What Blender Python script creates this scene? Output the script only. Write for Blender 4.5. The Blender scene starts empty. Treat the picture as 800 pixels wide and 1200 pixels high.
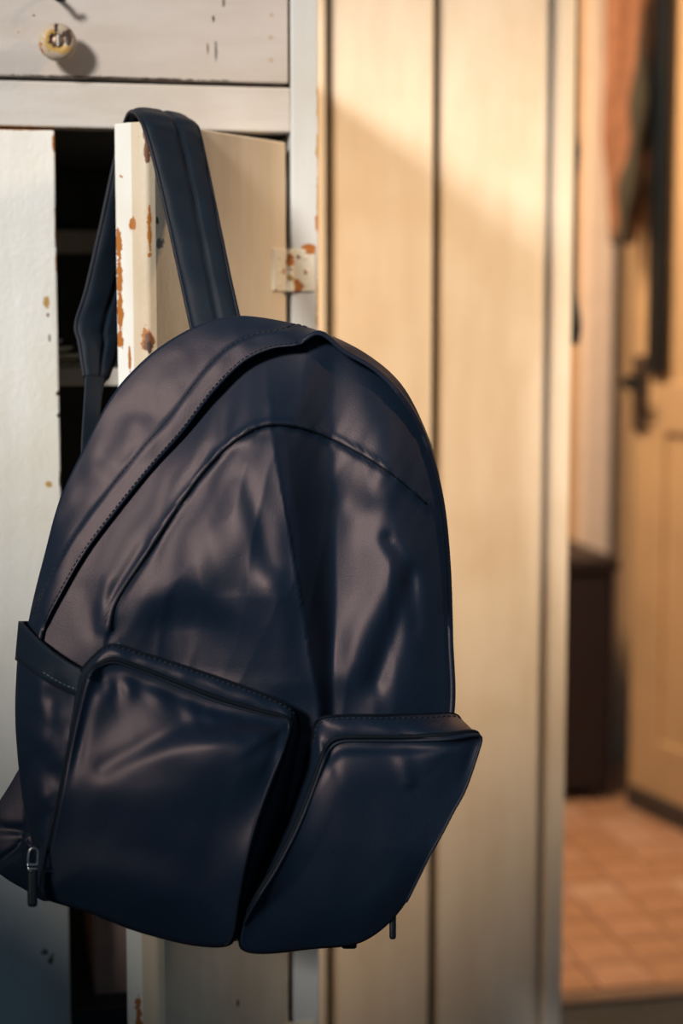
import bpy, bmesh, math, random
import numpy as np
from mathutils import Vector, noise as mnoise

random.seed(7)
scene = bpy.context.scene
col = scene.collection

# ------------------------------------------------------------------ camera
FPX = 2000.0                                   # focal length for an 800 x 1200 frame
PSI, PIT = math.radians(11.3), math.atan(225 / FPX)
CAM = np.array([0.0, -1.5, 1.0])
FWD = np.array([math.sin(PSI) * math.cos(PIT), math.cos(PSI) * math.cos(PIT), -math.sin(PIT)])
RGT = np.array([math.cos(PSI), -math.sin(PSI), 0.0])
UPV = np.cross(RGT, FWD)
cd = bpy.data.cameras.new('camera')
cam = bpy.data.objects.new('camera', cd)
col.objects.link(cam)
cam.location = CAM
cam.rotation_euler = Vector(FWD).to_track_quat('-Z', 'Y').to_euler()
cd.sensor_fit = 'VERTICAL'
cd.sensor_height = 36
cd.sensor_width = 24
cd.lens = FPX / 1200 * 36
cd.dof.use_dof = True
cd.dof.focus_distance = 1.25
cd.dof.aperture_fstop = 3.4
cd.dof.aperture_blades = 0
scene.camera = cam

# ------------------------------------------------------------------ world, lights, exposure
scene.view_settings.view_transform = 'Standard'
scene.view_settings.look = 'None'
scene.view_settings.gamma = 1
scene.view_settings.exposure = 0.0
scene.view_settings.use_curve_mapping = False
world = bpy.data.worlds.new('world')
scene.world = world
world.use_nodes = True
world.node_tree.nodes['Background'].inputs[0].default_value = (0.24, 0.60, 1.0, 1)
world.node_tree.nodes['Background'].inputs[1].default_value = 0.13


def light(name, kind, loc, target, energy, color, **kw):
    d = bpy.data.lights.new(name, kind)
    d.energy = energy
    d.color = color
    for k, v in kw.items():
        setattr(d, k, v)
    o = bpy.data.objects.new(name, d)
    col.objects.link(o)
    o.location = loc
    o.rotation_euler = (Vector(target) - Vector(loc)).to_track_quat('-Z', 'Y').to_euler()
    return o


SUN = Vector((0.80, 1.0, -0.52)).normalized()
light('sun', 'SUN', (-3, -4, 4), Vector((-3, -4, 4)) + SUN, 3.95, (1.0, 0.97, 0.92), angle=math.radians(10))
light('warm_fill_spot', 'SPOT', (2.3, -1.3, 2.2), (0.62, 0.3, 1.08), 470, (1.0, 0.71, 0.43),
      spot_size=math.radians(29), spot_blend=0.9, shadow_soft_size=0.25)  # added spot, stands in for the room's warm fill light
light('hall_fill', 'AREA', (0.50, 1.15, 1.75), (1.2, 1.65, 0.6), 30, (1.0, 0.68, 0.42), size=0.4)  # added area light, hidden behind the plank wall, brightens the hall

# ------------------------------------------------------------------ helpers


def P(u, v, d):
    """point d metres deep seen at pixel (u, v) of the 800 x 1200 frame"""
    return CAM + (FWD + RGT * ((u - 400) / FPX) - UPV * ((v - 600) / FPX)) * d


def tag(o, label=None, cat=None, group=None, kind=None):
    if label: o['label'] = label
    if cat: o['category'] = cat
    if group: o['group'] = group
    if kind: o['kind'] = kind
    return o


def empty(name, loc):
    o = bpy.data.objects.new(name, None)
    o.empty_display_size = 0.05
    col.objects.link(o)
    o.location = loc
    return o


def wloc(o):
    v = Vector((0, 0, 0))
    while o is not None:
        v += o.location
        o = o.parent
    return v


def mesh_obj(name, verts, faces, mat, parent=None, smooth=True, loc=None):
    """verts in world metres; the object's origin is its parent's (or loc)"""
    base = wloc(parent) if parent is not None else Vector(loc or (0, 0, 0))
    me = bpy.data.meshes.new(name)
    me.from_pydata([tuple(Vector(v) - base) for v in verts], [], faces)
    bm = bmesh.new(); bm.from_mesh(me)
    bmesh.ops.recalc_face_normals(bm, faces=bm.faces)
    bm.to_mesh(me); bm.free()
    if smooth:
        me.polygons.foreach_set('use_smooth', [True] * len(me.polygons))
    me.materials.append(mat)
    o = bpy.data.objects.new(name, me)
    col.objects.link(o)
    if parent is not None:
        o.parent = parent
    else:
        o.location = base
    return o


def bev(o, w, seg=2):
    m = o.modifiers.new('bevel', 'BEVEL')
    m.width = w
    m.segments = seg
    m.limit_method = 'ANGLE'
    m.harden_normals = False
    return o


def box_data(x0, x1, y0, y1, z0, z1):
    v = [(x0, y0, z0), (x1, y0, z0), (x1, y1, z0), (x0, y1, z0), (x0, y0, z1), (x1, y0, z1), (x1, y1, z1), (x0, y1, z1)]
    f = [(0, 3, 2, 1), (4, 5, 6, 7), (0, 1, 5, 4), (1, 2, 6, 5), (2, 3, 7, 6), (3, 0, 4, 7)]
    return v, f


def box(name, x0, x1, y0, y1, z0, z1, mat, parent=None, b=0.0015, loc=None):
    v, f = box_data(x0, x1, y0, y1, z0, z1)
    if parent is None and loc is None:
        loc = ((x0 + x1) / 2, (y0 + y1) / 2, z0)
    o = mesh_obj(name, v, f, mat, parent, smooth=False, loc=loc)
    if b: bev(o, b)
    return o


def prism(name, poly, z0, z1, mat, parent=None, b=0.0015, loc=None):
    n = len(poly)
    v = [(x, y, z0) for x, y in poly] + [(x, y, z1) for x, y in poly]
    f = [tuple(range(n)), tuple(range(n, 2 * n))] + [(i, (i + 1) % n, n + (i + 1) % n, n + i) for i in range(n)]
    o = mesh_obj(name, v, f, mat, parent, smooth=False, loc=loc)
    if b: bev(o, b)
    return o


def loft(rows, closed=False, caps=False):
    m = len(rows[0])
    verts = [tuple(p) for r in rows for p in r]
    faces = []
    for i in range(len(rows) - 1):
        for j in range(m if closed else m - 1):
            a, b_ = i * m + j, i * m + (j + 1) % m
            faces.append((a, b_, b_ + m, a + m))
    if caps:
        faces.append(tuple(range(m)))
        faces.append(tuple(range((len(rows) - 1) * m, len(rows) * m)))
    return verts, faces


def tube_data(path, r, n=8, closed=False):
    """round tube along a list of points; r a number or list"""
    path = [Vector(p) for p in path]
    N = len(path)
    rows = []
    ref = None
    for i, p in enumerate(path):
        a = path[(i - 1) % N] if (closed or i > 0) else p
        b_ = path[(i + 1) % N] if (closed or i < N - 1) else p
        t = (b_ - a).normalized()
        if ref is None:
            ref = t.orthogonal().normalized()
        ref = (ref - t * ref.dot(t)).normalized()
        bi = t.cross(ref)
        rr = r[i] if hasattr(r, '__len__') else r
        rows.append([p + (ref * math.cos(2 * math.pi * k / n) + bi * math.sin(2 * math.pi * k / n)) * rr for k in range(n)])
    if closed:
        rows.append(rows[0])
        return loft(rows, closed=True)
    return loft(rows, closed=True, caps=True)


def lathe_data(profile, origin, axis, n=28):
    axis = Vector(axis).normalized()
    a = axis.orthogonal().normalized()
    b_ = axis.cross(a)
    o = Vector(origin)
    rows = [[o + axis * h + (a * math.cos(2 * math.pi * k / n) + b_ * math.sin(2 * math.pi * k / n)) * max(r, 1e-5) for k in range(n)]
            for r, h in profile]
    return loft(rows, closed=True, caps=True)


def join_data(parts):
    V, F = [], []
    for v, f in parts:
        k = len(V)
        V += [tuple(p) for p in v]
        F += [tuple(i + k for i in q) for q in f]
    return V, F


def catmull(pts, per, closed):
    pts = np.array(pts, float)
    n = len(pts)
    out = []
    for i in range(n if closed else n - 1):
        if closed:
            p0, p1, p2, p3 = pts[(i - 1) % n], pts[i], pts[(i + 1) % n], pts[(i + 2) % n]
        else:
            p0, p1, p2, p3 = pts[max(i - 1, 0)], pts[i], pts[i + 1], pts[min(i + 2, n - 1)]
        for k in range(per):
            t = k / per
            out.append(0.5 * ((2 * p1) + (-p0 + p2) * t + (2 * p0 - 5 * p1 + 4 * p2 - p3) * t * t + (-p0 + 3 * p1 - 3 * p2 + p3) * t ** 3))
    if not closed:
        out.append(pts[-1])
    return np.array(out)


def sstep(a, b_, x):
    t = np.clip((np.asarray(x, float) - a) / (b_ - a), 0, 1)
    return t * t * (3 - 2 * t)


# ------------------------------------------------------------------ materials


class NT:
    def __init__(self, name):
        self.m = bpy.data.materials.new(name)
        self.m.use_nodes = True
        self.t = self.m.node_tree
        self.b = self.t.nodes['Principled BSDF']
        tc = self.t.nodes.new('ShaderNodeTexCoord')
        self.co = tc.outputs['Object']

    def n(self, typ, ins=None, **kw):
        nd = self.t.nodes.new(typ)
        for k, v in kw.items():
            setattr(nd, k, v)
        for k, v in (ins or {}).items():
            s = nd.inputs[k]
            if hasattr(v, 'is_linked') or isinstance(v, bpy.types.NodeSocket):
                self.t.links.new(v, s)
            else:
                s.default_value = v
        return nd

    def noise(self, scale, detail=4, rough=0.55, vec=None, stretch=None):
        v = vec or self.co
        if stretch:
            v = self.n('ShaderNodeVectorMath', {0: v, 1: stretch}, operation='MULTIPLY').outputs[0]
        return self.n('ShaderNodeTexNoise', {'Vector': v, 'Scale': scale, 'Detail': detail, 'Roughness': rough}).outputs['Fac']

    def ramp(self, fac, lo, hi):
        return self.n('ShaderNodeMapRange', {'Value': fac, 'From Min': lo, 'From Max': hi}, interpolation_type='SMOOTHSTEP').outputs[0]

    def mix(self, fac, a, b_):
        nd = self.n('ShaderNodeMix', data_type='RGBA')
        for s, v in ((nd.inputs[0], fac), (nd.inputs[6], a), (nd.inputs[7], b_)):
            if isinstance(v, bpy.types.NodeSocket):
                self.t.links.new(v, s)
            else:
                s.default_value = v if not isinstance(v, tuple) else (*v[:3], 1)
        return nd.outputs[2]

    def math(self, op, a, b_=0.0):
        return self.n('ShaderNodeMath', {0: a, 1: b_}, operation=op).outputs[0]

    def set(self, **kw):
        for k, v in kw.items():
            k = k.replace('_', ' ')
            s = self.b.inputs[k]
            if isinstance(v, bpy.types.NodeSocket):
                self.t.links.new(v, s)
            else:
                s.default_value = (*v, 1) if isinstance(v, tuple) and len(v) == 3 else v
        return self

    def bump(self, h, strength=0.3, dist=0.001):
        nd = self.n('ShaderNodeBump', {'Height': h, 'Strength': strength, 'Distance': dist})
        self.t.links.new(nd.outputs[0], self.b.inputs['Normal'])
        return self


def paint(name, base, base2, origin=(0, 0, 0), spots=(), chip=0.74, rough=0.5, grain=(1, 1, 0.15), rust=(0.42, 0.14, 0.02), dark=(0.05, 0.025, 0.015), bump=0.35):
    """old oil paint with brush streaks, sparse chips, and placed chips: spots = (x, y, z, rx, ry, rz, tone)"""
    k = NT(name)
    streak = k.noise(38, 5, 0.6, stretch=grain)
    blot = k.noise(7, 3)
    c = k.mix(k.ramp(streak, 0.35, 0.7), base, base2)
    c = k.mix(k.math('MULTIPLY', k.ramp(blot, 0.42, 0.75), 0.5), c, (base2[0] * 0.86, base2[1] * 0.80, base2[2] * 0.70))
    fleck = k.ramp(k.noise(55, 3, 0.6), chip, chip + 0.03)
    c = k.mix(fleck, c, rust)
    wob = k.noise(160, 3)
    wob2 = k.noise(420, 2)
    wb = k.math('ADD', k.math('MULTIPLY', k.math('SUBTRACT', wob, 0.5), 1.7), k.math('MULTIPLY', k.math('SUBTRACT', wob2, 0.5), 1.0))
    for s in spots:
        p = (s[0] - origin[0], s[1] - origin[1], s[2] - origin[2])
        d = k.n('ShaderNodeVectorMath', {0: k.co, 1: p}, operation='SUBTRACT').outputs[0]
        d = k.n('ShaderNodeVectorMath', {0: d, 1: (1 / s[3], 1 / s[4], 1 / s[5])}, operation='MULTIPLY').outputs[0]
        d = k.n('ShaderNodeVectorMath', {0: d}, operation='LENGTH').outputs['Value']
        d = k.math('ADD', d, wb)
        mk = k.ramp(d, 1.05, 0.85)
        cc = {'rust': rust, 'dark': dark, 'brown': (0.16, 0.06, 0.025), 'grey': (0.13, 0.12, 0.11), 'ochre': (0.45, 0.27, 0.07), 'tan': (0.46, 0.36, 0.27)}[s[6]]
        c = k.mix(mk, c, cc)
    k.set(Base_Color=c, Roughness=rough)
    k.bump(k.math('ADD', k.math('MULTIPLY', streak, 0.6), k.math('MULTIPLY', k.noise(220, 3), 0.5)), bump, 0.0012)
    return k.m


def plain(name, base, rough=0.6, metal=0.0, var=0.25, scale=30, bump=0.15, **kw):
    k = NT(name)
    nz = k.noise(scale, 4)
    k.set(Base_Color=k.mix(k.ramp(nz, 0.3, 0.75), base, tuple(x * (1 - var) for x in base)), Roughness=rough, Metallic=metal, **kw)
    k.bump(nz, bump, 0.001)
    return k.m


def fabric(name, base, tint=(1.0, 0.62, 0.58), rough=0.46, spec=0.55, sheen=0.25):
    k = NT(name)
    fine = k.noise(1500, 2, 0.6)
    wr = k.noise(13, 2, 0.5)
    mott = k.noise(900, 3, 0.6)
    k.set(Base_Color=k.mix(k.ramp(mott, 0.35, 0.7), base, tuple(x * 1.5 for x in base)), Roughness=rough,
          Specular_IOR_Level=spec, Specular_Tint=tint, Sheen_Weight=sheen, Sheen_Roughness=0.45, Sheen_Tint=(0.8, 0.5, 0.5))
    h = k.math('ADD', k.math('MULTIPLY', fine, 0.45), k.math('MULTIPLY', wr, 0.5))
    k.bump(h, 0.22, 0.002)
    return k.m


M_FAB = fabric('navy_nylon', (0.0010, 0.0092, 0.021), tint=(1.0, 0.70, 0.64), rough=0.50, spec=0.58, sheen=0.03)
M_STRAP = fabric('navy_strap', (0.004, 0.010, 0.018), tint=(1, 0.9, 0.85), rough=0.6, spec=0.25, sheen=0.03)
M_TAPE = plain('dark_zip_tape', (0.003, 0.006, 0.010), 0.7, scale=400, Specular_IOR_Level=0.15)
M_PIPE = fabric('navy_piping', (0.004, 0.009, 0.017), tint=(1, 0.85, 0.8), rough=0.55, spec=0.3, sheen=0.02)
M_THREAD = plain('dark_thread', (0.008, 0.009, 0.016), 0.7, scale=300)
M_METAL = plain('zip_metal', (0.55, 0.50, 0.47), 0.3, metal=1.0, var=0.3, scale=200)
M_LEATHER = plain('black_leather', (0.005, 0.007, 0.010), 0.45, scale=250, bump=0.4)
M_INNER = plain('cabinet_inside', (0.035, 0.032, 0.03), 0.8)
M_SHELF = plain('shelf_paint', (0.50, 0.46, 0.40), 0.6)
M_DARK = plain('dark_iron', (0.004, 0.008, 0.012), 0.5, Specular_IOR_Level=0.25)
M_FLOOR = plain('dark_floorboards', (0.018, 0.026, 0.03), 0.6, scale=12)
M_ROOM = plain('room_plaster', (0.30, 0.24, 0.18), 0.9, scale=4)

# ------------------------------------------------------------------ the room
WY = 0.50                                          # plane of the plank wall
M_PLANK = paint('plank_paint', (0.78, 0.70, 0.59), (0.72, 0.62, 0.50), chip=0.80, rough=0.55, bump=0.2)
wall = box('wall_back', -1.45, 0.664, WY + 0.021, WY + 0.10, 0, 3.2, plain('wall_behind_planks', (0.10, 0.08, 0.06), 0.9), b=0)
tag(wall, 'cream painted vertical plank wall behind the cabinet', 'wall', kind='structure')
edges = [-1.45 + 0.1215 * i for i in range(15)] + [0.386, 0.516, 0.657]
edges = [e for e in edges if e < 0.30 or e in (0.386, 0.516, 0.657)]
for a, b_ in zip(edges[:-1], edges[1:]):
    o = box('plank', a + 0.0055, b_ - (0.0055 if b_ < 0.65 else 0.0015), WY, WY + 0.022, 0, 3.2, M_PLANK, wall, b=0.003)
jamb = box('trim_1', 0.6575, 0.683, WY - 0.012, WY + 0.13, 0, 2.9, M_PLANK, b=0.005)
tag(jamb, 'cream painted trim board edging the plank wall beside the doorway', 'trim', kind='structure')

fl = box('floor', -1.45, 2.2, -4.2, 0.790, -0.08, 0.0, M_FLOOR, b=0)
tag(fl, 'dark floor in front of the cabinet', 'floor', kind='structure')
sill = box('trim_2', 0.68, 1.5, 0.795, 0.832, -0.08, 0.006, plain('threshold_wood', (0.20, 0.13, 0.09), 0.6, scale=20), b=0.004)
tag(sill, 'worn wooden threshold strip before the tiled floor', 'threshold', kind='structure')

# window wall on the left: the sun comes in over its sill
M_WF = plain('window_frame_white', (0.6, 0.58, 0.54), 0.5)
wl = mesh_obj('wall_left', *join_data([
    box_data(-1.55, -1.45, -4.2, 0.5, 0, 1.64), box_data(-1.55, -1.45, -4.2, 0.5, 2.66, 3.2),
    box_data(-1.55, -1.45, -4.2, -3.3, 1.64, 2.66), box_data(-1.55, -1.45, -0.9, 0.5, 1.64, 2.66)]), M_ROOM, smooth=False)
tag(wl, 'plaster wall with a high wide window', 'wall', kind='structure')
w1 = mesh_obj('window_1', *join_data([
    box_data(-1.54, -1.47, -3.3, -0.9, 1.64, 1.68), box_data(-1.54, -1.47, -3.3, -0.9, 2.62, 2.66),
    box_data(-1.54, -1.47, -3.3, -3.26, 1.64, 2.66), box_data(-1.54, -1.47, -0.94, -0.9, 1.64, 2.66)]), M_WF, smooth=False)
tag(w1, 'white window frame high in the left wall', 'window', kind='structure')

# hall beyond the doorway
M_HALL = plain('hall_wall_ochre', (0.62, 0.42, 0.23), 0.8, scale=5, var=0.12)
hb = box('wall_hall_back', 0.2, 2.4, 2.15, 2.25, 0, 2.9, M_HALL, b=0)
tag(hb, 'warm ochre hall wall seen through the doorway', 'wall', kind='structure')
hc = box('ceiling', 0.2, 2.4, 0.62, 2.25, 2.9, 3.0, M_HALL, b=0)
tag(hc, 'ochre ceiling of the hall', 'ceiling', kind='structure')
hf = box('floor_hall', 0.2, 2.4, 0.835, 2.15, -0.08, -0.003, plain('tile_grout', (0.27, 0.15, 0.09), 0.8), b=0)
tag(hf, 'terracotta tiled hall floor', 'floor', kind='structure')
tile_mats = [plain('tile_clay_%d' % i, c, 0.45, scale=14) for i, c in enumerate(
    [(0.52, 0.30, 0.19), (0.50, 0.28, 0.17), (0.56, 0.35, 0.24), (0.47, 0.26, 0.15)])]
T = 0.094
tv, tf = box_data(-T / 2 + 0.0015, T / 2 - 0.0015, -T / 2 + 0.0015, T / 2 - 0.0015, -0.008, 0.004)
tile_me = []
for m in tile_mats:
    me = bpy.data.meshes.new('tile')
    me.from_pydata(tv, [], tf)
    me.materials.append(m)
    tile_me.append(me)
for j in range(14):
    for i in range(17):
        x, y = 0.30 + T * (i + 0.5), 0.838 + T * (j + 0.5)
        if x > 1.86: continue
        o = bpy.data.objects.new('tile', tile_me[(2 * (i % 2) + j + (random.random() < 0.3)) % 4])
        col.objects.link(o)
        o.parent = hf
        o.location = (x - hf.location.x, y - hf.location.y, random.uniform(-0.0006, 0.0006) + 0.08)

# panelled door standing open along the right side of the hall
M_HDOOR = plain('hall_door_paint', (0.56, 0.39, 0.22), 0.55, scale=6, var=0.15)
hd = empty('door_1', (1.254, 1.758, 0))
tag(hd, 'ochre panelled door standing open along the right side of the hall', 'door', kind='structure')
dv = np.array([0.22, -0.975]); dv /= np.linalg.norm(dv)          # runs towards the viewer
dn = np.array([-dv[1], dv[0]]) * -1                                # faces the hall (left)


def hdp(s0, s1, t0, t1, z0, z1, name, mat, parent, b=0.004):
    q = [np.array([1.254, 1.758]) + dv * s + dn * t for s, t in ((s0, t0), (s1, t0), (s1, t1), (s0, t1))]
    return prism(name, [tuple(p) for p in q], z0, z1, mat, parent, b=b)


hdp(0.0, 0.80, -0.035, -0.012, 0.02, 2.1, 'panel', M_HDOOR, hd)
hdp(0.0, 0.10, -0.04, 0.0, 0.012, 2.1, 'stile', M_HDOOR, hd)
hdp(0.70, 0.80, -0.04, 0.0, 0.012, 2.1, 'stile', M_HDOOR, hd)
hdp(0.10, 0.70, -0.04, 0.0, 0.03, 0.16, 'rail', M_HDOOR, hd)
hdp(0.10, 0.70, -0.04, 0.0, 0.78, 0.88, 'rail', M_HDOOR, hd)
hdp(0.10, 0.70, -0.04, 0.0, 2.0, 2.1, 'rail', M_HDOOR, hd)
hdp(0.0, 0.80, -0.035, 0.006, 0.0, 0.05, 'kick_strip', plain('kick_strip_dark', (0.06, 0.05, 0.045), 0.6), hd)
# ------------------------------------------------------------------ cabinet
CL = Vector((0.05, 0.25, 0.0))
cab = empty('cabinet', CL)
tag(cab, 'old cream painted wooden cabinet with chipped paint, a drawer and an open door', 'cabinet')
cz_top = 1.305
C_WHITE, C_WHITE2 = (0.62, 0.63, 0.63), (0.58, 0.58, 0.56)
TH = math.radians(46)
HX, HY = 0.2500, -0.001
DW = 0.192


def dpt(s, t, z):
    """door coordinates: s from hinge to free edge, t into the thickness (0 outer face)"""
    return np.array([HX - math.cos(TH) * s - math.sin(TH) * t, HY - math.sin(TH) * s + math.cos(TH) * t, z])


E = dpt
M_STILE = paint('stile_paint', C_WHITE, C_WHITE2, CL, [
    (0.279, 0, 1.15, 0.0022, 0.01, 0.012, 'ochre'), (0.279, 0, 1.105, 0.002, 0.01, 0.02, 'ochre'),
    (0.278, 0, 1.085, 0.002, 0.01, 0.008, 'rust'), (0.279, 0, 1.00, 0.003, 0.01, 0.006, 'ochre'),
    (0.279, 0, 1.02, 0.0018, 0.01, 0.02, 'ochre'), (0.279, 0, 1.19, 0.0015, 0.01, 0.02, 'ochre'),
    (0.279, 0, 0.5, 0.0018, 0.01, 0.05, 'rust'), (0.271, 0, 1.064, 0.008, 0.01, 0.003, 'rust')])
M_RAIL = paint('rail_paint', (0.60, 0.56, 0.52), (0.54, 0.49, 0.44), CL, [
    (0.03, 0, 1.1625, 0.08, 0.01, 0.0012, 'ochre')], grain=(0.15, 1, 1), bump=0.6)
M_DRAWER = paint('drawer_paint', (0.56, 0.50, 0.46), (0.50, 0.44, 0.39), CL, [
    (0.187, 0, 1.257, 0.0012, 0.01, 0.004, 'dark'), (0.189, 0, 1.231, 0.0012, 0.01, 0.008, 'grey'),
    (0.182, 0, 1.232, 0.0007, 0.01, 0.006, 'brown'), (0.196, 0, 1.271, 0.001, 0.01, 0.004, 'grey'),
    (0.237, 0, 1.243, 0.0025, 0.01, 0.0022, 'tan'), (0.237, 0, 1.224, 0.0022, 0.01, 0.0022, 'tan'),
    (0.238, 0, 1.262, 0.002, 0.01, 0.002, 'tan'), (0.035, 0, 1.255, 0.0012, 0.01, 0.001, 'dark'),
    (0.1, 0, 1.2055, 0.09, 0.01, 0.0009, 'dark')], grain=(0.15, 1, 1), bump=0.4)
M_LDOOR = paint('closed_door_paint', (0.82, 0.80, 0.75), (0.77, 0.74, 0.67), CL, [
    (0.041, 0, 1.016, 0.003, 0.01, 0.005, 'ochre'), (0.042, 0, 1.004, 0.0013, 0.01, 0.0018, 'brown'),
    (0.043, 0, 0.985, 0.001, 0.01, 0.003, 'grey'), (0.0495, 0, 0.937, 0.0022, 0.01, 0.002, 'dark'),
    (0.0497, 0, 0.918, 0.0016, 0.01, 0.0018, 'dark'), (0.0405, 0, 0.858, 0.003, 0.01, 0.0028, 'ochre'),
    (0.0500, 0, 1.15, 0.0016, 0.01, 0.008, 'rust'), (0.0502, 0, 1.08, 0.001, 0.01, 0.02, 'brown'),
    (0.0502, 0, 1.05, 0.001, 0.01, 0.01, 'rust'), (0.02, 0, 1.1605, 0.04, 0.01, 0.0009, 'rust'),
    (0.0500, 0, 0.86, 0.001, 0.01, 0.008, 'dark'), (0.028, 0, 0.437, 0.004, 0.01, 0.003, 'grey'),
    (0.034, 0, 0.43, 0.003, 0.01, 0.005, 'grey')], bump=0.9)
e1 = E(DW - 0.0005, 0.030, 1.0)
sp = []
for z, r, tone in ((1.035, 0.018, 'rust'), (1.06, 0.012, 'rust'), (1.005, 0.012, 'rust'), (0.985, 0.008, 'rust')):
    q = E(DW, 0.0295, z); sp.append((q[0], q[1], z, 0.0035, 0.0035, r, tone))
for s, t, z, r, rz, tone in ((DW - 0.001, 0.015, 1.075, 0.003, 0.006, 'rust'), (DW - 0.0045, 0.003, 1.135, 0.0025, 0.014, 'brown'),
                             (DW - 0.0035, 0.002, 1.145, 0.004, 0.005, 'brown'), (DW - 0.005, 0.002, 1.07, 0.002, 0.022, 'rust'),
                             (DW - 0.003, 0.009, 1.14, 0.0015, 0.006, 'dark'), (DW - 0.003, 0.008, 1.11, 0.001, 0.004, 'dark'),
                             (DW - 0.004, 0.005, 0.985, 0.005, 0.010, 'rust'), (DW - 0.004, 0.004, 0.983, 0.0035, 0.008, 'brown'),
                             (DW - 0.004, 0.003, 0.978, 0.002, 0.005, 'dark'), (DW, 0.02, 0.97, 0.0015, 0.012, 'rust'),
                             (DW - 0.016, 0.0, 1.06, 0.005, 0.004, 'grey'), (DW - 0.012, 0.0, 1.078, 0.002, 0.003, 'dark'),
                             (DW, 0.02, 0.41, 0.004, 0.03, 'rust'), (0.08, 0, 0.40, 0.002, 0.003, 'dark')):
    q = E(s, t, z); sp.append((q[0], q[1], z, r, r, rz, tone))
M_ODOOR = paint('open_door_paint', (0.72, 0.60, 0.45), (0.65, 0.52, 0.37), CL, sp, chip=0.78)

# carcass
box('stile', 0.2545, 0.279, 0.0, 0.022, 0.0, cz_top, M_STILE, cab, b=0.002)
box('stile', -0.175, -0.1515, 0.0, 0.022, 0.0, cz_top, M_STILE, cab, b=0.002)
box('rail', -0.1515, 0.2545, 0.0005, 0.022, 1.163, 1.2015, M_RAIL, cab, b=0.002)
box('rail', -0.1515, 0.2545, 0.0005, 0.022, 1.2865, cz_top, M_RAIL, cab, b=0.002)
box('rail', -0.1515, 0.2545, 0.0005, 0.022, 0.20, 0.28, M_RAIL, cab, b=0.002)
box('side_panel', 0.261, 0.2785, 0.022, 0.495, 0.0, cz_top, M_PLANK, cab, b=0)
box('side_panel', -0.1745, -0.157, 0.022, 0.495, 0.0, cz_top, M_PLANK, cab, b=0)
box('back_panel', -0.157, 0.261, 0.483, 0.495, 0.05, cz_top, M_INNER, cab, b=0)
box('top_board', -0.180, 0.282, -0.004, 0.496, cz_top, cz_top + 0.02, M_RAIL, cab, b=0.004)
sh_z = 0.957
box('shelf', -0.157, 0.261, 0.055, 0.483, sh_z - 0.016, sh_z, M_SHELF, cab, b=0.001)
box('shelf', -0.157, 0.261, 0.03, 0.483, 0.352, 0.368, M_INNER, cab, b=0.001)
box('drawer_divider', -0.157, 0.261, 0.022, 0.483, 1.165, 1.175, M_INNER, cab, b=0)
box('back_batten', -0.157, 0.261, 0.46, 0.483, 1.075, 1.10, M_SHELF, cab, b=0)
# drawer with knob
drw = box('drawer', -0.1495, 0.2520, -0.0025, 0.018, 1.2045, 1.2845, M_DRAWER, cab, b=0.0015)
K0 = Vector((0.0535, -0.0025, 1.2305))
M_KNOB = paint('knob_paint', (0.50, 0.40, 0.30), (0.38, 0.28, 0.2), CL, [
    (K0.x - 0.004, -0.026, K0.z + 0.001, 0.007, 0.01, 0.010, 'ochre'), (K0.x + 0.002, -0.026, K0.z - 0.006, 0.009, 0.01, 0.004, 'ochre'),
    (K0.x + 0.008, -0.026, K0.z + 0.003, 0.005, 0.01, 0.007, 'dark'), (K0.x - 0.001, -0.026, K0.z + 0.010, 0.002, 0.01, 0.005, 'dark'),
    (K0.x - 0.001, -0.028, K0.z, 0.006, 0.01, 0.0065, 'dark')], chip=0.6)
pf = [(0.0105, 0), (0.0095, 0.003), (0.0085, 0.008), (0.0100, 0.012), (0.0145, 0.016), (0.0158, 0.020), (0.0148, 0.0245), (0.0115, 0.0270), (0.0062, 0.0278), (0.0058, 0.0268), (0.0, 0.0268)]
mesh_obj('knob', *lathe_data(pf, K0, (0, -1, 0)), M_KNOB, drw)
sv, sf = lathe_data([(0.0050, 0.0262), (0.0050, 0.0275), (0.0035, 0.0284), (0, 0.0286)], K0, (0, -1, 0), 20)
mesh_obj('screw', sv, sf, plain('knob_screw', (0.30, 0.20, 0.15), 0.45, metal=0.7, scale=150), drw)
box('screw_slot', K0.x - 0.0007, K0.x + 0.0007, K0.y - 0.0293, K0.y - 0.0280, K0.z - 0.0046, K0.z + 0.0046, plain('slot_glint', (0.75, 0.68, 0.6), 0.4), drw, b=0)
# hook above the knob
hk = [Vector((0.050, -0.001, 1.2725)), Vector((0.050, -0.012, 1.2725)), Vector((0.051, -0.020, 1.2705)), Vector((0.053, -0.024, 1.2665)), Vector((0.056, -0.0245, 1.2650)), Vector((0.061, -0.023, 1.2665))]
mesh_obj('hook', *tube_data(catmull([tuple(p) for p in hk], 4, False), 0.0022, 8), M_DARK, drw)
# closed door on the left
ld = box('door', -0.150, 0.0505, -0.002, 0.020, 0.285, 1.1605, M_LDOOR, cab, b=0.0018)
# open door
zt, zb = 1.1545, 0.285
t_ = 0.033
prof = [(0.0, 0.0), (DW - 0.010, 0.0), (DW - 0.004, 0.0025), (DW - 0.0015, 0.008), (DW, 0.0155), (DW, t_), (0.0, t_)]
poly = [tuple(dpt(s, t, 0)[:2]) for s, t in prof]
od = prism('door', poly, zb, zt, M_ODOOR, cab, b=0.0016)
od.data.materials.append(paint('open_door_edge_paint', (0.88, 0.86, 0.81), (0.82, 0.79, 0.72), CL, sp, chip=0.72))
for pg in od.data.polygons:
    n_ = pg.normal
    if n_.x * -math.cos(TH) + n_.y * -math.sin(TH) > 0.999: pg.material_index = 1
od['label'] = 'cabinet door standing open with worn chipped edge'
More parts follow.
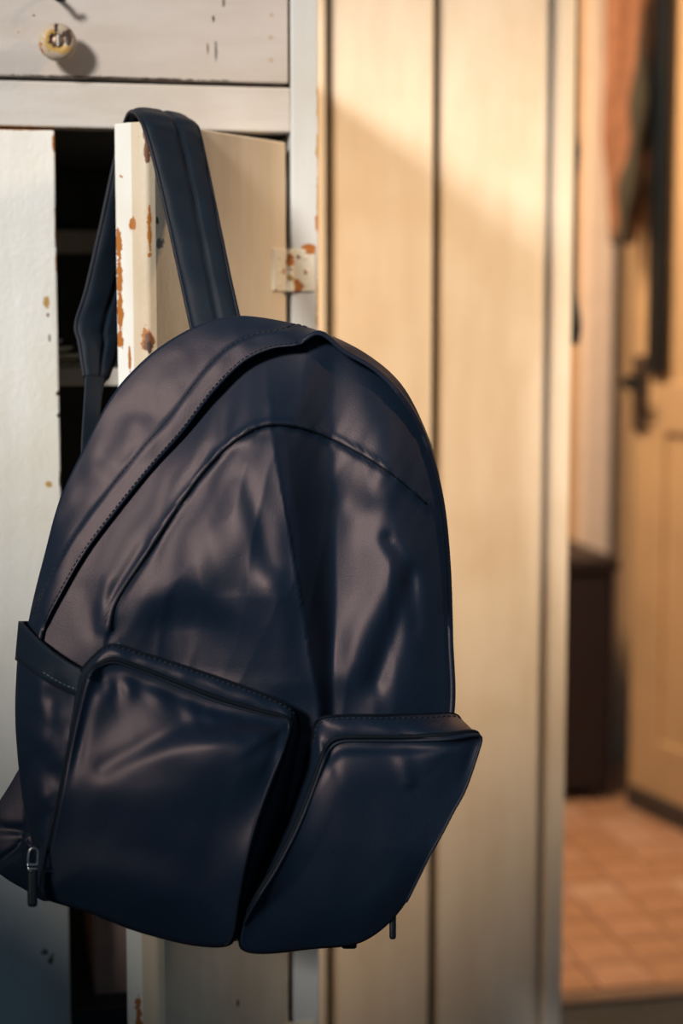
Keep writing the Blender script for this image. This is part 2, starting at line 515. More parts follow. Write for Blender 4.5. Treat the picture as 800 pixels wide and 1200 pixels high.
# hinges: leaf on the stile, leaf on the door, knuckles
M_HINGE = paint('hinge_paint', (0.78, 0.72, 0.60), (0.70, 0.62, 0.48), CL, [
    (0.2605, -0.003, 1.030, 0.004, 0.01, 0.006, 'rust'), (0.2725, -0.003, 1.0605, 0.006, 0.01, 0.003, 'rust'), (0.2525, -0.004, 1.052, 0.004, 0.01, 0.006, 'rust'),
    (0.2525, -0.004, 1.037, 0.003, 0.01, 0.003, 'ochre'), (0.2605, -0.003, 1.055, 0.002, 0.006, 0.002, 'brown')], chip=0.66)
for zc in (1.0435, 0.335):
    h1 = box('hinge_leaf', 0.2550, 0.2755, -0.0022, 0.0005, zc - 0.0185, zc + 0.0185, M_HINGE, cab, b=0.0008)
    q = [dpt(s, t, 0)[:2] for s, t in ((0.0, -0.0022), (0.022, -0.0022), (0.022, 0.0006), (0.0, 0.0006))]
    h2 = prism('hinge_leaf', [tuple(p) for p in q], zc - 0.0185, zc + 0.0185, M_HINGE, cab, b=0.0008)
    for i, (a, b_) in enumerate(((-0.0185, -0.0085), (-0.0075, 0.0), (0.001, 0.0105), (0.0115, 0.0185))):
        r = 0.0032 if i % 2 == 0 else 0.0027
        v, f = lathe_data([(r, a), (r, b_)], (0.2528, -0.0040, zc), (0, 0, 1), 12)
        mesh_obj('knuckle', v, f, M_HINGE, cab, smooth=False)
    for dz in (0.011, -0.001, -0.012):
        v, f = lathe_data([(0.0024, 0.0018), (0.0022, 0.0026), (0.0008, 0.0026), (0, 0.0018)], (0.266 + 0.002 * (dz == -0.001), 0, zc + dz), (0, -1, 0), 12)
        mesh_obj('screw', v, f, M_HINGE, h1)
        c = dpt(0.014 - 0.003 * (dz == -0.001), 0, zc + dz)
        v, f = lathe_data([(0.0024, 0.0018), (0.0022, 0.0026), (0.0008, 0.0026), (0, 0.0018)], c, (math.sin(TH), -math.cos(TH), 0), 12)
        mesh_obj('screw', v, f, M_HINGE, h2)
# ------------------------------------------------------------------ things inside the cabinet
M_SAUCER = plain('saucer_glaze', (0.62, 0.58, 0.52), 0.3)
for i in range(3):
    z0 = sh_z + 0.0005 + 0.0068 * i
    rr = 0.062 - 0.010 * i
    v, f = lathe_data([(rr * 0.55, 0), (rr * 0.6, 0.001), (rr * 0.97, 0.0085), (rr, 0.0105), (rr * 0.98, 0.0105), (rr * 0.6, 0.0035), (0, 0.003)],
                      (0.018, 0.15, z0), (0, 0, 1), 36)
    o = mesh_obj('saucer', v, f, M_SAUCER, None, loc=(0.018, 0.15, z0))
    tag(o, ['widest white saucer at the bottom of the stack on the cabinet shelf', 'middle white saucer of the stack on the cabinet shelf',
            'smallest white saucer on top of the stack on the cabinet shelf'][i], 'saucer', 'saucers stacked inside the cabinet')
bx_ = empty('cardboard_box', (0.12, 0.16, 0.368))
tag(bx_, 'brown cardboard box on the bottom shelf inside the cabinet', 'box')
M_CARD = plain('cardboard', (0.58, 0.40, 0.33), 0.8, scale=10)
box('body', 0.075, 0.19, 0.06, 0.25, 0.3685, 0.50, M_CARD, bx_, b=0.001)
box('lid', 0.072, 0.193, 0.057, 0.253, 0.485, 0.51, M_CARD, bx_, b=0.001)
# ------------------------------------------------------------------ backpack
D0 = 1.24
KPX = D0 / FPX


def B(u, v, w):
    """backpack point: pixel position and height w (in pixels of 0.62 mm) towards the viewer"""
    return P(u, v, D0 - (w - (u - 290) * 0.16) * KPX)


BL = Vector(B(290, 1090, -20))
bag = empty('backpack', BL)
tag(bag, 'navy nylon backpack with two box pockets hanging by one strap over the open cabinet door', 'backpack')


def nz(u, v, s, amp, seed=0.0, sx=1.0, sy=1.0):
    q = Vector((u * s * sx, v * s * sy, seed))
    return amp * (mnoise.noise(q) + 0.3 * mnoise.noise(q * 2.1))


PER = 8
C1 = [(34, 960, -55), (24, 860, -60), (25, 780, -60), (36, 715, -58), (52, 650, -55), (70, 585, -50), (98, 525, -45), (130, 465, -40),
      (165, 425, -35), (200, 398, -32), (240, 378, -30), (280, 370, -30), (330, 376, -30), (380, 390, -30), (430, 415, -28), (470, 450, -25),
      (497, 500, -22), (513, 550, -20), (524, 620, -20), (528, 700, -20), (529, 780, -20), (529, 850, -20), (505, 950, -25), (470, 1040, -30),
      (415, 1092, -40), (330, 1100, -45), (230, 1095, -50), (140, 1076, -55), (70, 1046, -55)]
C3 = [(70, 960, 30), (72, 870, 30), (52, 790, 25), (50, 742, 20), (74, 692, 25), (102, 645, 30), (140, 595, 34), (178, 548, 38),
      (214, 507, 42), (250, 460, 44), (285, 425, 45), (318, 409, 46), (350, 404, 50), (374, 393, 50), (402, 414, 46), (440, 437, 42),
      (474, 474, 38), (497, 520, 32), (514, 585, 28), (522, 660, 25), (525, 750, 25), (526, 840, 25), (500, 950, 30), (462, 1040, 30),
      (415, 1080, 30), (330, 1085, 30), (230, 1080, 30), (150, 1055, 30), (95, 1025, 30)]
C1 = [(a[0], a[1], b_[2] - (32 if a[0] < 480 and a[1] < 900 else 45)) for a, b_ in zip(C1, C3)]
c1 = catmull(C1, PER, True)
c3 = catmull(C3, PER, True)
NB = len(c1)
cen = np.array([295, 745, 0.0])
c0 = c1.copy()
c0[:, :2] = cen[:2] + (c1[:, :2] - cen[:2]) * 0.93
c0[:, 2] = -118
rows = []
for s in np.linspace(0, 1, 7)[:-1]:
    q = c0 + (c1 - c0) * np.array([math.sin(s * math.pi / 2)] * 2 + [1 - math.cos(s * math.pi / 2)])[None, :]
    rows.append([B(*p) for p in q])
stitch_path, lip_path, lip_px = [], [], []
seglen = np.linalg.norm((c3 - c1)[:, :2], axis=1)
for k in range(25):
    s = k / 24
    row = []
    for i in range(NB):
        a, b_ = c1[i], c3[i]
        p = a + (b_ - a) * s
        dist = (1 - s) * max(seglen[i], 1)                       # pixels from the lip
        bul = 4 * math.sin(math.pi * s) * min(1, seglen[i] / 40)
        flap = 4.5 * float(sstep(27, 22, dist)) if seglen[i] > 34 else 0
        wr = nz(p[0], p[1], 0.026, 5.0, 3.1) * math.sin(math.pi * min(1, s * 1.05)) * min(1, seglen[i] / 60)
        row.append(B(p[0], p[1], p[2] + bul + flap + wr))
        if k == 24: lip_path.append(row[-1])
    rows.append(row)
# tuck under the lip
tuck = []
nrm = np.zeros((NB, 2))
for i in range(NB):
    t = c3[(i + 1) % NB][:2] - c3[i - 1][:2]
    t /= np.linalg.norm(t)
    nrm[i] = (-t[1], t[0])                                        # inward for this orientation
if np.dot(nrm[60], cen[:2] - c3[60][:2]) < 0: nrm = -nrm
for dd, dw in ((0.0, -2.5), (-5, -5), (-6, -16)):
    tuck.append([B(c3[i][0] + nrm[i][0] * dd, c3[i][1] + nrm[i][1] * dd, c3[i][2] + 4.5 + dw) for i in range(NB)])
mesh_obj('gusset', *loft(rows + tuck, closed=True), M_FAB, bag)


def fill_rings(loop, center, nr, fn):
    """polar patch: loop (N,3 px) to center; fn(u, v, r, wb) -> w ; r = 1 on the loop"""
    N = len(loop)
    rows_ = []
    for k in range(nr):
        r = 1 - k / nr
        rows_.append([B(*(lambda u, v: (u, v, fn(u, v, r, loop[i][2])))(center[0] + (loop[i][0] - center[0]) * r, center[1] + (loop[i][1] - center[1]) * r)) for i in range(N)])
    v, f = loft(rows_, closed=True)
    v.append(tuple(B(center[0], center[1], fn(center[0], center[1], 0, float(np.mean(loop[:, 2]))))))
    b0 = (nr - 1) * N
    f += [(b0 + i, b0 + (i + 1) % N, len(v) - 1) for i in range(N)]
    return v, f


# back panel
bk = c0.copy()
v, f = fill_rings(bk, (295, 745), 8, lambda u, v, r, wb: wb - 6 * (1 - r * r))
mesh_obj('back_panel', v, f, M_FAB, bag)

# front panel with its folds
VR = [380, 500, 600, 700, 830, 1100]
XR = [312, 319, 335, 352, 374, 380]
XV = [392, 392, 394, 395, 391, 392]
XC = [425, 462, 486, 492, 488, 480]
SEAM = np.array([(128, 737), (133, 712), (146, 688), (168, 655), (205, 598), (240, 550), (275, 516), (312, 498), (360, 503), (415, 528), (462, 558), (499, 590)], float)
seam_pts = catmull(SEAM, 10, False)


def seam_side(u, v):
    i = int(np.argmin((seam_pts[:, 0] - u) ** 2 + (seam_pts[:, 1] - v) ** 2))
    j0, j1 = max(i - 1, 0), min(i + 1, len(seam_pts) - 1)
    t = seam_pts[j1] - seam_pts[j0]
    d = np.array([u, v]) - seam_pts[i]
    c = t[0] * d[1] - t[1] * d[0]
    dist = math.hypot(*d)
    return math.copysign(dist, c), dist


def gauss_line(u, v, a, b_, wd):
    a, b_ = np.array(a, float), np.array(b_, float)
    p = np.array([u, v])
    t = np.clip(np.dot(p - a, b_ - a) / np.dot(b_ - a, b_ - a), 0, 1)
    d = np.linalg.norm(p - a - (b_ - a) * t)
    return math.exp(-(d / wd) ** 2)


def front_h(u, v):
    xr, xv, xc = np.interp(v, VR, XR), np.interp(v, VR, XV), np.interp(v, VR, XC)
    amp = np.interp(v, [380, 430, 520, 700, 800, 860], [24, 50, 58, 54, 36, 18])
    low = 0
    if u < xr:
        x = np.clip((u - 60) / (xr - 60), 0, 1)
        h = amp * (0.25 + 0.75 * x)
    elif u < xv:
        h = amp * (1 - float(sstep(xr - (xv - xr) * 0.15, xv, u)))
    else:
        h = 0.72 * amp * float(sstep(xv - 6, xc, u))
        if u > xc: h -= 0.012 * (u - xc) ** 2
    h += 44
    h -= 24 * math.exp(-((u - 215) / (12 + max(0, v - 680) * 0.75)) ** 2) * float(sstep(672, 740, v)) * float(sstep(860, 780, v))
    h += 9 * gauss_line(u, v, (318, 690), (330, 800), 26)
    h += 4 * gauss_line(u, v, (268, 540), (300, 690), 24)
    h -= 3 * gauss_line(u, v, (232, 570), (262, 690), 18)
    h -= 2.5 * gauss_line(u, v, (286, 560), (318, 660), 12)
    h += 8 * gauss_line(u, v, (470, 480), (455, 570), 24)
    h += 8 * gauss_line(u, v, (290, 440), (285, 505), 14) - 6 * gauss_line(u, v, (262, 462), (262, 520), 8)
    h += 8 * math.exp(-((u - 225) / 70) ** 2 - ((v - 640) / 60) ** 2)
    h -= 9 * gauss_line(u, v, (456, 632), (482, 675), 8) + 10 * gauss_line(u, v, (482, 672), (488, 735), 9)
    h += 9 * gauss_line(u, v, (470, 662), (405, 790), 24)
    h -= 11 * gauss_line(u, v, (478, 690), (440, 800), 13)
    h -= 8 * gauss_line(u, v, (408, 590), (420, 600), 28)
    h += 6 * gauss_line(u, v, (255, 470), (215, 560), 16)
    h -= 6 * gauss_line(u, v, (170, 640), (130, 700), 10)
    h += 6 * gauss_line(u, v, (125, 680), (118, 735), 7)
    h -= 6 * gauss_line(u, v, (95, 690), (108, 735), 12)
    h -= 5 * gauss_line(u, v, (225, 560), (245, 530), 12)
    return h


def front_w(u, v, r, wb):
    # distance inwards, in rough pixels
    q = 1 - r
    e = 1 - (1 - min(1, q * 1.7)) ** 1.7
    w = (wb - (6 + 16 * float(sstep(560, 430, v)))) * (1 - e) + front_h(u, v) * e
    sd, d = seam_side(u, v)
    w -= 4.0 * float(sstep(-2, 2, sd)) * math.exp(-(d / 60) ** 2) - 5.0 * math.exp(-(d / 4.5) ** 2)
    w += nz(u, v, 0.013, 5.0, 9.2, 1.4, 0.7) * e
    w += 0.7 * math.sin(0.30 * (u * 0.9 + v * 0.45) + 2.5 * mnoise.noise(Vector((u * 0.02, v * 0.02, 1)))) * math.exp(-d / 20)
    rg = 1 - abs(mnoise.noise(Vector((u * 0.022 + 0.4 * v * 0.006, v * 0.007, 4.4)))) * 2.2
    w += 1.4 * max(0, rg) ** 3 * e * float(sstep(420, 520, v))
    return w


loop_f = c3.copy()
loop_f[:, :2] -= nrm * 4
v, f = fill_rings(loop_f, (318, 760), 84, front_w)
fp = mesh_obj('front_panel', v, f, M_FAB, bag)


def surf_w(u, v):
    # matching height of the front panel at a pixel
    a = math.atan2(v - 760, u - 318)
    ang = np.arctan2(loop_f[:, 1] - 760, loop_f[:, 0] - 318)
    i = int(np.argmin(np.abs(np.angle(np.exp(1j * (ang - a))))))
    R_ = math.hypot(loop_f[i][0] - 318, loop_f[i][1] - 760)
    r = min(1, math.hypot(u - 318, v - 760) / R_)
    return front_w(u, v, r, loop_f[i][2])


mesh_obj('seam', *tube_data([B(p[0], p[1], surf_w(*p) + 0.2) for p in seam_pts], 1.3 * KPX, 6), M_TAPE, fp)


def stitches(name, px_path, hfn, step, ln, parent, rad=0.75, mat=None):
    parts = []
    path = np.array(px_path, float)
    L = np.r_[0, np.cumsum(np.linalg.norm(np.diff(path[:, :2], axis=0), axis=1))]
    s = 0
    while s + ln < L[-1]:
        pts = []
        for q in (s, s + ln / 2, s + ln):
            uvw = [np.interp(q, L, path[:, c]) for c in range(path.shape[1])]
            pts.append(B(uvw[0], uvw[1], hfn(uvw)))
        parts.append(tube_data(pts, rad * KPX, 5))
        s += step
    o = mesh_obj(name, *join_data(parts), mat or M_THREAD, parent)
    o['kind'] = 'stuff'
    return o


gus = [o for o in bag.children if o.name.startswith('gusset')][0]


def gus_path(dist, i0, i1):
    out = []
    for i in range(i0, i1):
        L = max(seglen[i], 1)
        s = max(0, 1 - dist / L)
        p = c1[i] + (c3[i] - c1[i]) * s
        bul = 4 * math.sin(math.pi * s) * min(1, L / 40)
        flap = 4.5 * float(sstep(27, 22, dist)) if L > 34 else 0
        wr = nz(p[0], p[1], 0.026, 5.0, 3.1) * math.sin(math.pi * min(1, s * 1.05)) * min(1, L / 60)
        out.append((p[0], p[1], p[2] + bul + flap + wr + 0.6))
    return out


stitches('stitching', gus_path(25, 24, 102), lambda q: q[2], 7.0, 4.6, gus, 0.9)
stitches('stitching', gus_path(4, 24, 124), lambda q: q[2], 6.0, 3.8, gus, 0.7)

# ---- box pockets


def box_pocket(name, edge, base, center, hfn, seedv, pi0, pi1):
    e_, b_ = catmull(edge, 6, True), catmull(base, 6, True)
    n = len(e_)
    rows_ = []
    cc_ = np.array([center[0], center[1]])
    for dd in (40, 18):
        rows_.append([B(*(b_[i][:2] + (cc_ - b_[i][:2]) * 0.03), b_[i][2] - dd) for i in range(n)])
    for k in range(11):
        s = k / 10
        row = []
        for i in range(n):
            p = b_[i] + (e_[i] - b_[i]) * s
            wr = nz(p[0], p[1], 0.045, 4.0, seedv) * math.sin(math.pi * s)
            row.append(B(p[0], p[1], p[2] + wr + 5 * math.sin(math.pi * s)))
        rows_.append(row)

    A_ = np.c_[np.ones(n), e_[:, 0], e_[:, 1]]
    cf = np.linalg.lstsq(A_, e_[:, 2], rcond=None)[0]

    def fw(u, v, r, wb):
        q = 1 - r
        e = 1 - (1 - min(1, q * 2.5)) ** 2
        eu, ev = center[0] + (u - center[0]) / max(r, 0.02), center[1] + (v - center[1]) / max(r, 0.02)
        pl = cf[0] + cf[1] * u + cf[2] * v
        res = (wb - (cf[0] + cf[1] * eu + cf[2] * ev)) * max(0, (r - 0.55) / 0.45) ** 2
        return pl + res + hfn(u, v) * e - 5 * math.exp(-((q - 0.07) / 0.06) ** 2) * float(sstep(930, 870, v)) + nz(u, v, 0.012, 5.0, seedv + 5) * e

    v, f = fill_rings(e_, center, 44, fw)
    k0 = 12 * n                                                  # the face shares the last wall row
    V = [tuple(p) for r_ in rows_ for p in r_]
    F = loft(rows_, closed=True)[1] + [tuple(i + k0 for i in q) for q in f]
    V = V[:k0] + [tuple(p) for p in v]
    body = mesh_obj(name, V, F, M_FAB, bag)
    pe = [B(p[0], p[1], p[2] + 0.5) for p in e_]
    pe = pe[pi0 * 6:] + pe[:pi1 * 6] if pi0 > pi1 else pe[pi0 * 6:pi1 * 6]
    mesh_obj('piping', *tube_data(pe, 1.9 * KPX, 8), M_PIPE, body)
    zp = [b_[i] + (e_[i] - b_[i]) * 0.84 for i in range(n)]
    mesh_obj('zipper', *tube_data([B(p[0], p[1], p[2] + 2) for p in zp], 3.0 * KPX, 6, closed=True), M_TAPE, body)
    mesh_obj('base_seam', *tube_data([B(p[0], p[1], p[2] + 1) for p in b_], 1.5 * KPX, 6, closed=True), M_TAPE, body)
    st = [b_[i] + (e_[i] - b_[i]) * 0.12 for i in range(n)]
    stitches('stitching', st[:n // 2], lambda q: q[2] + 3, 6.5, 4.0, body, 0.7)
    return body


def lp_h(u, v):
    rid = 905 - (u - 130) * 0.24
    d = v - rid
    h = 32 * math.exp(-(d / (34 if d < 0 else 95)) ** 2) * float(sstep(90, 260, u) * 0.75 + 0.25)
    h += 12 * math.exp(-((u - 190) / 110) ** 2 - ((v - 960) / 110) ** 2)
    tv_ = v - np.interp(u, [110, 165, 205, 255, 305, 338], [785, 790, 806, 826, 840, 846])
    h += 3.0 * math.sin(u * 0.21 + 1.5 * math.sin(u * 0.05)) * math.exp(-((tv_ - 16) / 13) ** 2)
    h -= 5 * gauss_line(u, v, (120, 900), (215, 850), 12) + 5 * gauss_line(u, v, (240, 850), (320, 848), 7)
    return h


LP_E = [(104, 795, 118), (116, 781, 107), (135, 776, 106), (165, 786, 106), (205, 802, 107), (255, 822, 109), (305, 836, 111), (334, 843, 112), (338, 856, 114),
        (330, 882, 138), (314, 922, 138), (298, 968, 136), (286, 1015, 132), (278, 1060, 110), (272, 1096, 92), (260, 1108, 82), (225, 1106, 76), (185, 1097, 74),
        (150, 1086, 74), (105, 1068, 74), (65, 1056, 74), (50, 1049, 75), (52, 1030, 80), (62, 985, 92), (72, 935, 106), (82, 885, 110), (93, 835, 114)]
LP_B = [(92, 792, 66), (112, 767, 92), (133, 755, 101), (170, 766, 103), (215, 780, 105), (265, 797, 107), (315, 816, 107), (343, 832, 100), (350, 850, 72),
        (348, 890, 50), (340, 940, 45), (325, 985, 45), (310, 1030, 42), (298, 1070, 40), (288, 1096, 35), (268, 1102, 30), (225, 1100, 0), (185, 1090, 0),
        (150, 1080, 0), (105, 1062, 0), (65, 1050, 0), (46, 1042, 0), (40, 1015, 8), (52, 975, 15), (66, 930, 25), (76, 880, 40), (84, 830, 52)]
pk1 = box_pocket('front_pocket', LP_E, LP_B, (192, 950), lp_h, 2.0, 0, 15)


def rp_h(u, v):
    return 14 * math.exp(-((u - 440) / 110) ** 2 - ((v - 980) / 110) ** 2) + 4 * gauss_line(u, v, (470, 880), (478, 915), 8)


RP_E = [(378, 895, 112), (386, 878, 102), (400, 869, 103), (430, 868, 105), (475, 868, 106), (525, 866, 116), (552, 862, 108), (563, 864, 100), (560, 880, 98),
        (545, 924, 98), (530, 952, 97), (517, 977, 96), (503, 1002, 94), (489, 1030, 84), (472, 1062, 74), (446, 1090, 66), (415, 1106, 66), (365, 1111, 68),
        (320, 1116, 74), (292, 1115, 78), (282, 1106, 82), (286, 1083, 92), (302, 1053, 112), (324, 1018, 114), (348, 972, 114), (366, 928, 112)]
RP_B = [(366, 868, 80), (368, 850, 88), (378, 841, 98), (405, 838, 98), (450, 838, 92), (500, 837, 66), (528, 836, 46), (540, 844, 30), (545, 870, 20),
        (530, 915, 20), (516, 945, 20), (504, 970, 20), (490, 995, 20), (476, 1023, 18), (460, 1054, 12), (434, 1080, 8), (405, 1097, 12), (360, 1102, 15),
        (318, 1107, 20), (292, 1107, 24), (282, 1100, 26), (280, 1070, 30), (292, 1035, 36), (312, 1000, 42), (335, 955, 48), (352, 905, 56)]
pk2 = box_pocket('front_pocket', RP_E, RP_B, (425, 985), rp_h, 7.0, 21, 14)

# ---- side pocket on the left
SL = catmull([(24, 728, -8), (19, 790, -8), (18, 850, -8), (24, 920, -8), (32, 965, -8), (44, 1010, -8)], 8, False)
SR = catmull([(104, 788, 68), (97, 830, 66), (87, 880, 60), (77, 930, 50), (66, 965, 40), (55, 1010, 20)], 8, False)


def side_rows(b0, b1, off):
    rows_ = []
    n = len(SL)
    for i in range(b0, b1):
        row = []
        for k in range(-3, 23):
            a = k / 22
            if k < 0:
                p = SL[i] + np.array([-k * 5.0, 0, k * 12.0])
                w = p[2]
            else:
                p = SL[i] + (SR[i] - SL[i]) * a
                # the opening sags between its two ends
                w = p[2] + 16 * math.sin(math.pi * a) ** 0.8 * (1 - 0.4 * i / n) + nz(p[0], p[1], 0.035, 10.0, 11) * math.sin(math.pi * a) * min(1, i / 8)
            sag = 7 * math.sin(math.pi * max(0, a)) * (1 - i / n)
            row.append(B(p[0], p[1] + sag, w + off))
        rows_.append(row)
    return rows_


sp_ = mesh_obj('side_pocket', *loft(side_rows(0, len(SL), 0)), M_FAB, bag)
sp_.modifiers.new('thick', 'SOLIDIFY').thickness = 0.0016
hem = mesh_obj('hem', *loft(side_rows(0, 7, 3.5)), M_STRAP, sp_)
m = hem.modifiers.new('thick', 'SOLIDIFY'); m.thickness = 0.003; m.offset = 0
hem_px = []
for k in range(1, 22):
    a = k / 22; i = 5
    p = SL[i] + (SR[i] - SL[i]) * a
    n = len(SL)
    w = p[2] + 16 * math.sin(math.pi * a) ** 0.8 * (1 - 0.4 * i / n) + nz(p[0], p[1], 0.035, 10.0, 11) * math.sin(math.pi * a) * min(1, i / 8)
    hem_px.append((p[0], p[1] + 7 * math.sin(math.pi * a) * (1 - i / n), w + 6.5))
stitches('stitching', hem_px, lambda q: q[2], 5.5, 3.2, sp_, 0.6, plain('grey_thread', (0.10, 0.12, 0.15), 0.6))

# ---- lower corner of the bag with the strap anchor
TB = catmull([(34, 888, -70), (10, 922, -74), (-12, 962, -76), (-16, 1006, -76), (2, 1026, -70), (28, 1042, -62), (56, 1056, -48), (70, 1025, -40), (62, 965, -45), (50, 915, -55)], 6, True)


def tab_w(u, v, r, wb):
    return wb + 20 * (1 - r * r) - 7 * gauss_line(u, v, (-10, 970), (34, 974), 5) - 6 * gauss_line(u, v, (-5, 1012), (34, 985), 4)


v, f = fill_rings(TB, (28, 985), 18, tab_w)
v2, f2 = fill_rings(TB, (28, 985), 6, lambda u, v, r, wb: wb - 26 * (1 - r * r))
mesh_obj('anchor_tab', *join_data([(v, f), (v2, f2)]), M_FAB, bag)

# ---- zip pulls


def rbox(u0, u1, v0, v1, w0, w1, name, mat, parent, b=0.001):
    V = [B(u, v, w) for w in (w0, w1) for (u, v) in ((u0, v0), (u1, v0), (u1, v1), (u0, v1))]
    F = [(0, 1, 2, 3), (4, 5, 6, 7), (0, 1, 5, 4), (1, 2, 6, 5), (2, 3, 7, 6), (3, 0, 4, 7)]
    return bev(mesh_obj(name, V, F, mat, parent, smooth=False), b, 3)


def pull(name, u, v, w, ln, parent_part, lean=0, ring=True):
    pt = rbox(u - 6, u + 6, v + 14, v + 14 + ln, w, w + 7, name, M_LEATHER, bag, 0.0025)
    if ring:
        loop = [(u - 4, v + 10), (u - 5, v + 2), (u - 3, v - 7), (u + 2, v - 9), (u + 6, v - 6), (u + 6, v + 3), (u + 5, v + 10)]
        lp = catmull([(a, b_, w + 5) for a, b_ in loop], 4, True)
        mesh_obj('ring', *tube_data([B(*p) for p in lp], 1.3 * KPX, 8, closed=True), M_METAL, pt)
        rbox(u - 7, u + 7, v + 9, v + 12, w + 2, w + 8, 'clip', M_METAL, pt, 0.0006)
        rbox(u - 6, u + 6, v + 14, v + 17, w + 4, w + 9, 'clip', M_METAL, pt, 0.0006)
        rbox(u - 3, u + 8, v - 13, v - 8, w - 2, w + 5, 'slider', M_DARK, pt, 0.001)
    return pt


pull('zip_pull', 38, 1003, 100, 46, None)
p2 = rbox(456, 464, 1068, 1101, 58, 65, 'zip_pull', M_LEATHER, bag, 0.002)
p3 = rbox(400, 418, 1098, 1112, 20, 28, 'zip_pull', M_LEATHER, bag, 0.002)
sl = rbox(132, 142, 753, 762, 70, 78, 'zip_slider', M_METAL, bag, 0.001)

# ---- shoulder strap over the door
ST = [(230, 410, 1.290, 285, 395, 1.295), (216, 345, 1.300, 271, 335, 1.310), (204, 290, 1.310, 260, 282, 1.325), (193, 240, 1.318, 249, 228, 1.342),
      (181, 190, 1.324, 240, 185, 1.354), (171, 156, 1.327, 234, 158, 1.362), (164, 139, 1.334, 229, 146, 1.372), (157, 131, 1.350, 216, 139, 1.390),
      (150, 134, 1.374, 205, 142, 1.412), (143, 155, 1.388, 196, 165, 1.425), (134, 190, 1.392, 186, 200, 1.428), (118, 265, 1.390, 170, 270, 1.425),
      (101, 340, 1.380, 152, 345, 1.410), (89, 380, 1.370, 142, 386, 1.395), (93, 402, 1.367, 139, 407, 1.388), (98, 436, 1.362, 127, 440, 1.378), (99, 441, 1.361, 125, 444, 1.376)]
sc_ = catmull(ST, 7, False)
NS = len(sc_)


def ribbon(sc, th, groove=True, ncol=16, taper=0):
    n = len(sc)
    L = np.array([P(r[0], r[1], r[2]) for r in sc]); R_ = np.array([P(r[3], r[4], r[5]) for r in sc])
    mid = (L + R_) / 2
    rows_, mids = [], []
    for i in range(n):
        t = mid[min(i + 1, n - 1)] - mid[max(i - 1, 0)]
        t /= np.linalg.norm(t)
        x = R_[i] - L[i]
        nn = np.cross(x, t); nn /= np.linalg.norm(nn)
        top, bot = [], []
        for k in range(ncol + 1):
            a = k / ncol
            pr = (1 - abs(2 * a - 1) ** 5) ** 0.6
            if groove:
                pr *= 1 - 0.75 * math.exp(-((a - 0.56) / 0.035) ** 2)
                wv = 0.12 * math.sin(i * 0.9 + a * 3)
            else:
                wv = 0
            c = L[i] + x * a
            h = th * max(pr * (1 + wv), 0.02)
            top.append(c + nn * h); bot.append(c - nn * h)
        rows_.append(top + bot[::-1])
        mids.append((mid[i], nn))
    return loft(rows_, closed=True, caps=True), mids


(sv_, sf_), _ = ribbon(sc_, 0.0042)
strap = mesh_obj('shoulder_strap', sv_, sf_, M_STRAP, bag)
for a in (0.0, 1.0):
    mesh_obj('strap_piping', *tube_data([P(*(r[:3] + (r[3:] - r[:3]) * a)) for r in sc_], 0.0016, 6), M_PIPE, strap)
WB = [(100, 436, 1.362, 124, 440, 1.374), (98, 470, 1.358, 119, 470, 1.368), (95, 520, 1.350, 114, 520, 1.360), (92, 600, 1.338, 110, 600, 1.348), (70, 760, 1.320, 88, 760, 1.330), (40, 940, 1.300, 58, 935, 1.305)]
(sv_, sf_), _ = ribbon(catmull(WB, 6, False), 0.0011, groove=False)
mesh_obj('webbing', sv_, sf_, M_STRAP, bag)
# ------------------------------------------------------------------ things in the hall
ch = empty('wooden_chest', (1.06, 1.93, 0))
tag(ch, 'dark brown wooden chest on the tiled hall floor through the doorway', 'chest')
M_CHEST = plain('chest_wood', (0.014, 0.008, 0.011), 0.5, scale=16)
box('body', 0.88, 1.232, 1.795, 2.10, 0.03, 0.485, M_CHEST, ch, b=0.006)
box('lid', 0.872, 1.240, 1.785, 2.11, 0.487, 0.515, M_CHEST, ch, b=0.006)
for x in (0.90, 1.20):
    for y in (1.82, 2.06):
        box('foot', x - 0.018, x + 0.018, y - 0.018, y + 0.018, 0.001, 0.03, M_CHEST, ch, b=0.003)
# dark iron bolt rod and handle on the hall door
hdp(0.062, 0.112, 0.0, 0.020, 0.895, 2.05, 'bolt_rod', M_DARK, hd, b=0.004)
hdp(0.004, 0.050, 0.0, 0.012, 0.78, 0.93, 'handle_plate', plain('handle_iron', (0.05, 0.035, 0.03), 0.45), hd, b=0.003)
q0 = [np.array([1.254, 1.758]) + dv * a + dn * b_ for a, b_ in ((0.027, 0.01), (0.027, 0.045), (0.05, 0.055), (0.10, 0.055))]
mesh_obj('handle', *tube_data([(p[0], p[1], 0.885 - 0.006 * i) for i, p in enumerate(q0)], 0.009, 10), M_DARK, hd)
# pale board on the hall wall
pb = box('trim_3', 1.262, 1.336, 2.10, 2.149, 0.0, 2.9, plain('pale_trim_paint', (0.86, 0.72, 0.60), 0.5, var=0.08), b=0.012)
tag(pb, 'pale upright board on the hall wall above the dark chest', 'trim', kind='structure')
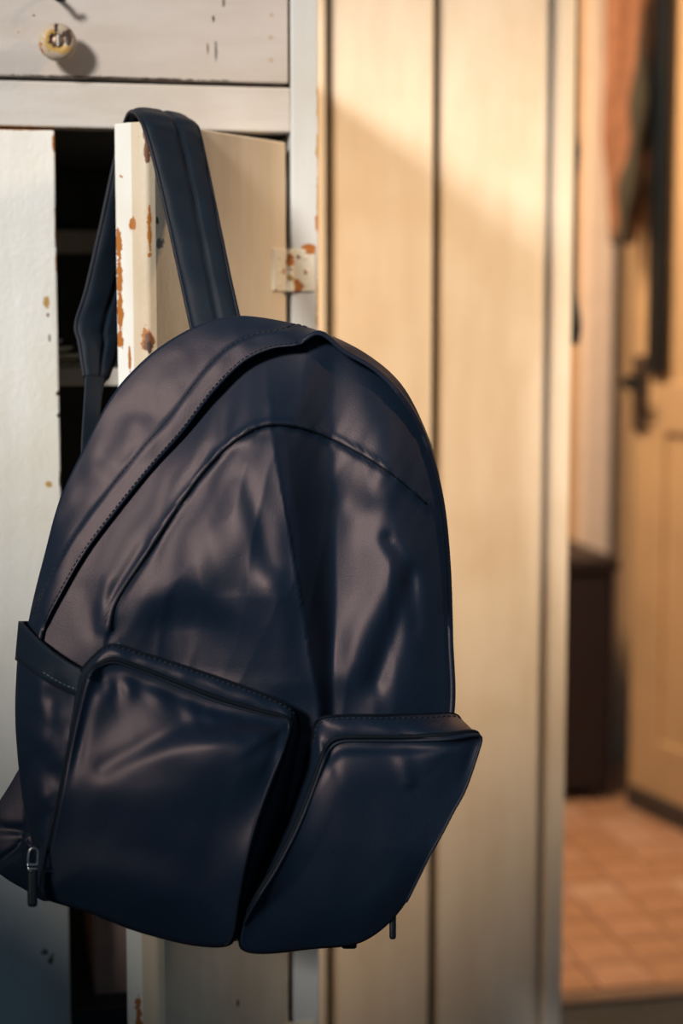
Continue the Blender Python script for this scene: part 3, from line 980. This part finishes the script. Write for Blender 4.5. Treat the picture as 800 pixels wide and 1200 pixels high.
# coat hanging at the edge of the hall door
ct = empty('coat', (1.235, 1.64, 1.12))
tag(ct, 'brown coat with a dark sleeve hanging in the hall by the open door', 'coat')
M_COAT = plain('coat_wool', (0.26, 0.12, 0.065), 0.9, scale=40)
M_LIN = plain('coat_dark_wool', (0.035, 0.032, 0.022), 0.9, scale=40)
rows_ = []
for k in range(26):
    t = k / 25
    z = 1.95 - 0.80 * t
    cx, cy = P(742 - 12 * t, 200, 3.36)[:2]
    wx = (0.020 + 0.028 * min(1, t * 4)) * (1 - 0.55 * max(0, t - 0.75) / 0.25)
    row = []
    for j in range(36):
        a = 2 * math.pi * j / 36
        r = 1 + 0.16 * math.sin(5 * a + 4 * t) + 0.08 * math.sin(9 * a - 7 * t)
        row.append((cx + wx * r * math.cos(a), cy + 0.026 * r * math.sin(a), z))
    rows_.append(row)
mesh_obj('body', *loft(rows_, closed=True, caps=True), M_COAT, ct)
slv = catmull([tuple(P(748, -60, 3.33)), tuple(P(752, 60, 3.31)), tuple(P(747, 150, 3.305)), tuple(P(736, 220, 3.305)), tuple(P(727, 285, 3.31))], 6, False)
mesh_obj('sleeve', *tube_data(slv, [0.016 + 0.006 * math.sin(i * 0.8) for i in range(len(slv))], 12), M_LIN, ct)
slv = catmull([tuple(P(722, -80, 3.36)), tuple(P(724, 0, 3.345)), tuple(P(728, 60, 3.34)), tuple(P(729, 105, 3.34))], 6, False)
mesh_obj('collar', *tube_data(slv, [0.014] * (len(slv) - 4) + [0.012, 0.010, 0.007, 0.003], 12), M_LIN, ct)
lpn = catmull([tuple(P(740, -80, 3.36)), tuple(P(742, -100, 3.37)), tuple(P(752, -104, 3.39)), tuple(P(760, -98, 3.40))], 4, False)
mesh_obj('hanging_loop', *tube_data(lpn, 0.004, 6), M_LIN, ct)
# leather strap on the doorway edge
ls = empty('leather_strap', (0.742, 0.66, 0.96))
tag(ls, 'thin dark leather strap hanging in the doorway beside the plank wall', 'strap')
lp = catmull([(0.7385, 0.655, 1.75), (0.7385, 0.655, 1.45), (0.7405, 0.656, 1.22), (0.7425, 0.657, 1.05), (0.7440, 0.657, 0.968)], 10, False)
mesh_obj('band', *tube_data(lp, [0.0038 + 0.004 * math.exp(-((p[2] - 1.215) / 0.02) ** 2) + 0.006 * math.exp(-((p[2] - 0.995) / 0.028) ** 2) for p in lp], 10), M_LEATHER, ls)
mesh_obj('nail', *tube_data([(0.683, 0.60, 1.748), (0.71, 0.63, 1.752), (0.7385, 0.655, 1.752)], 0.004, 8), M_DARK, ls)
scene.cycles.use_denoising = True
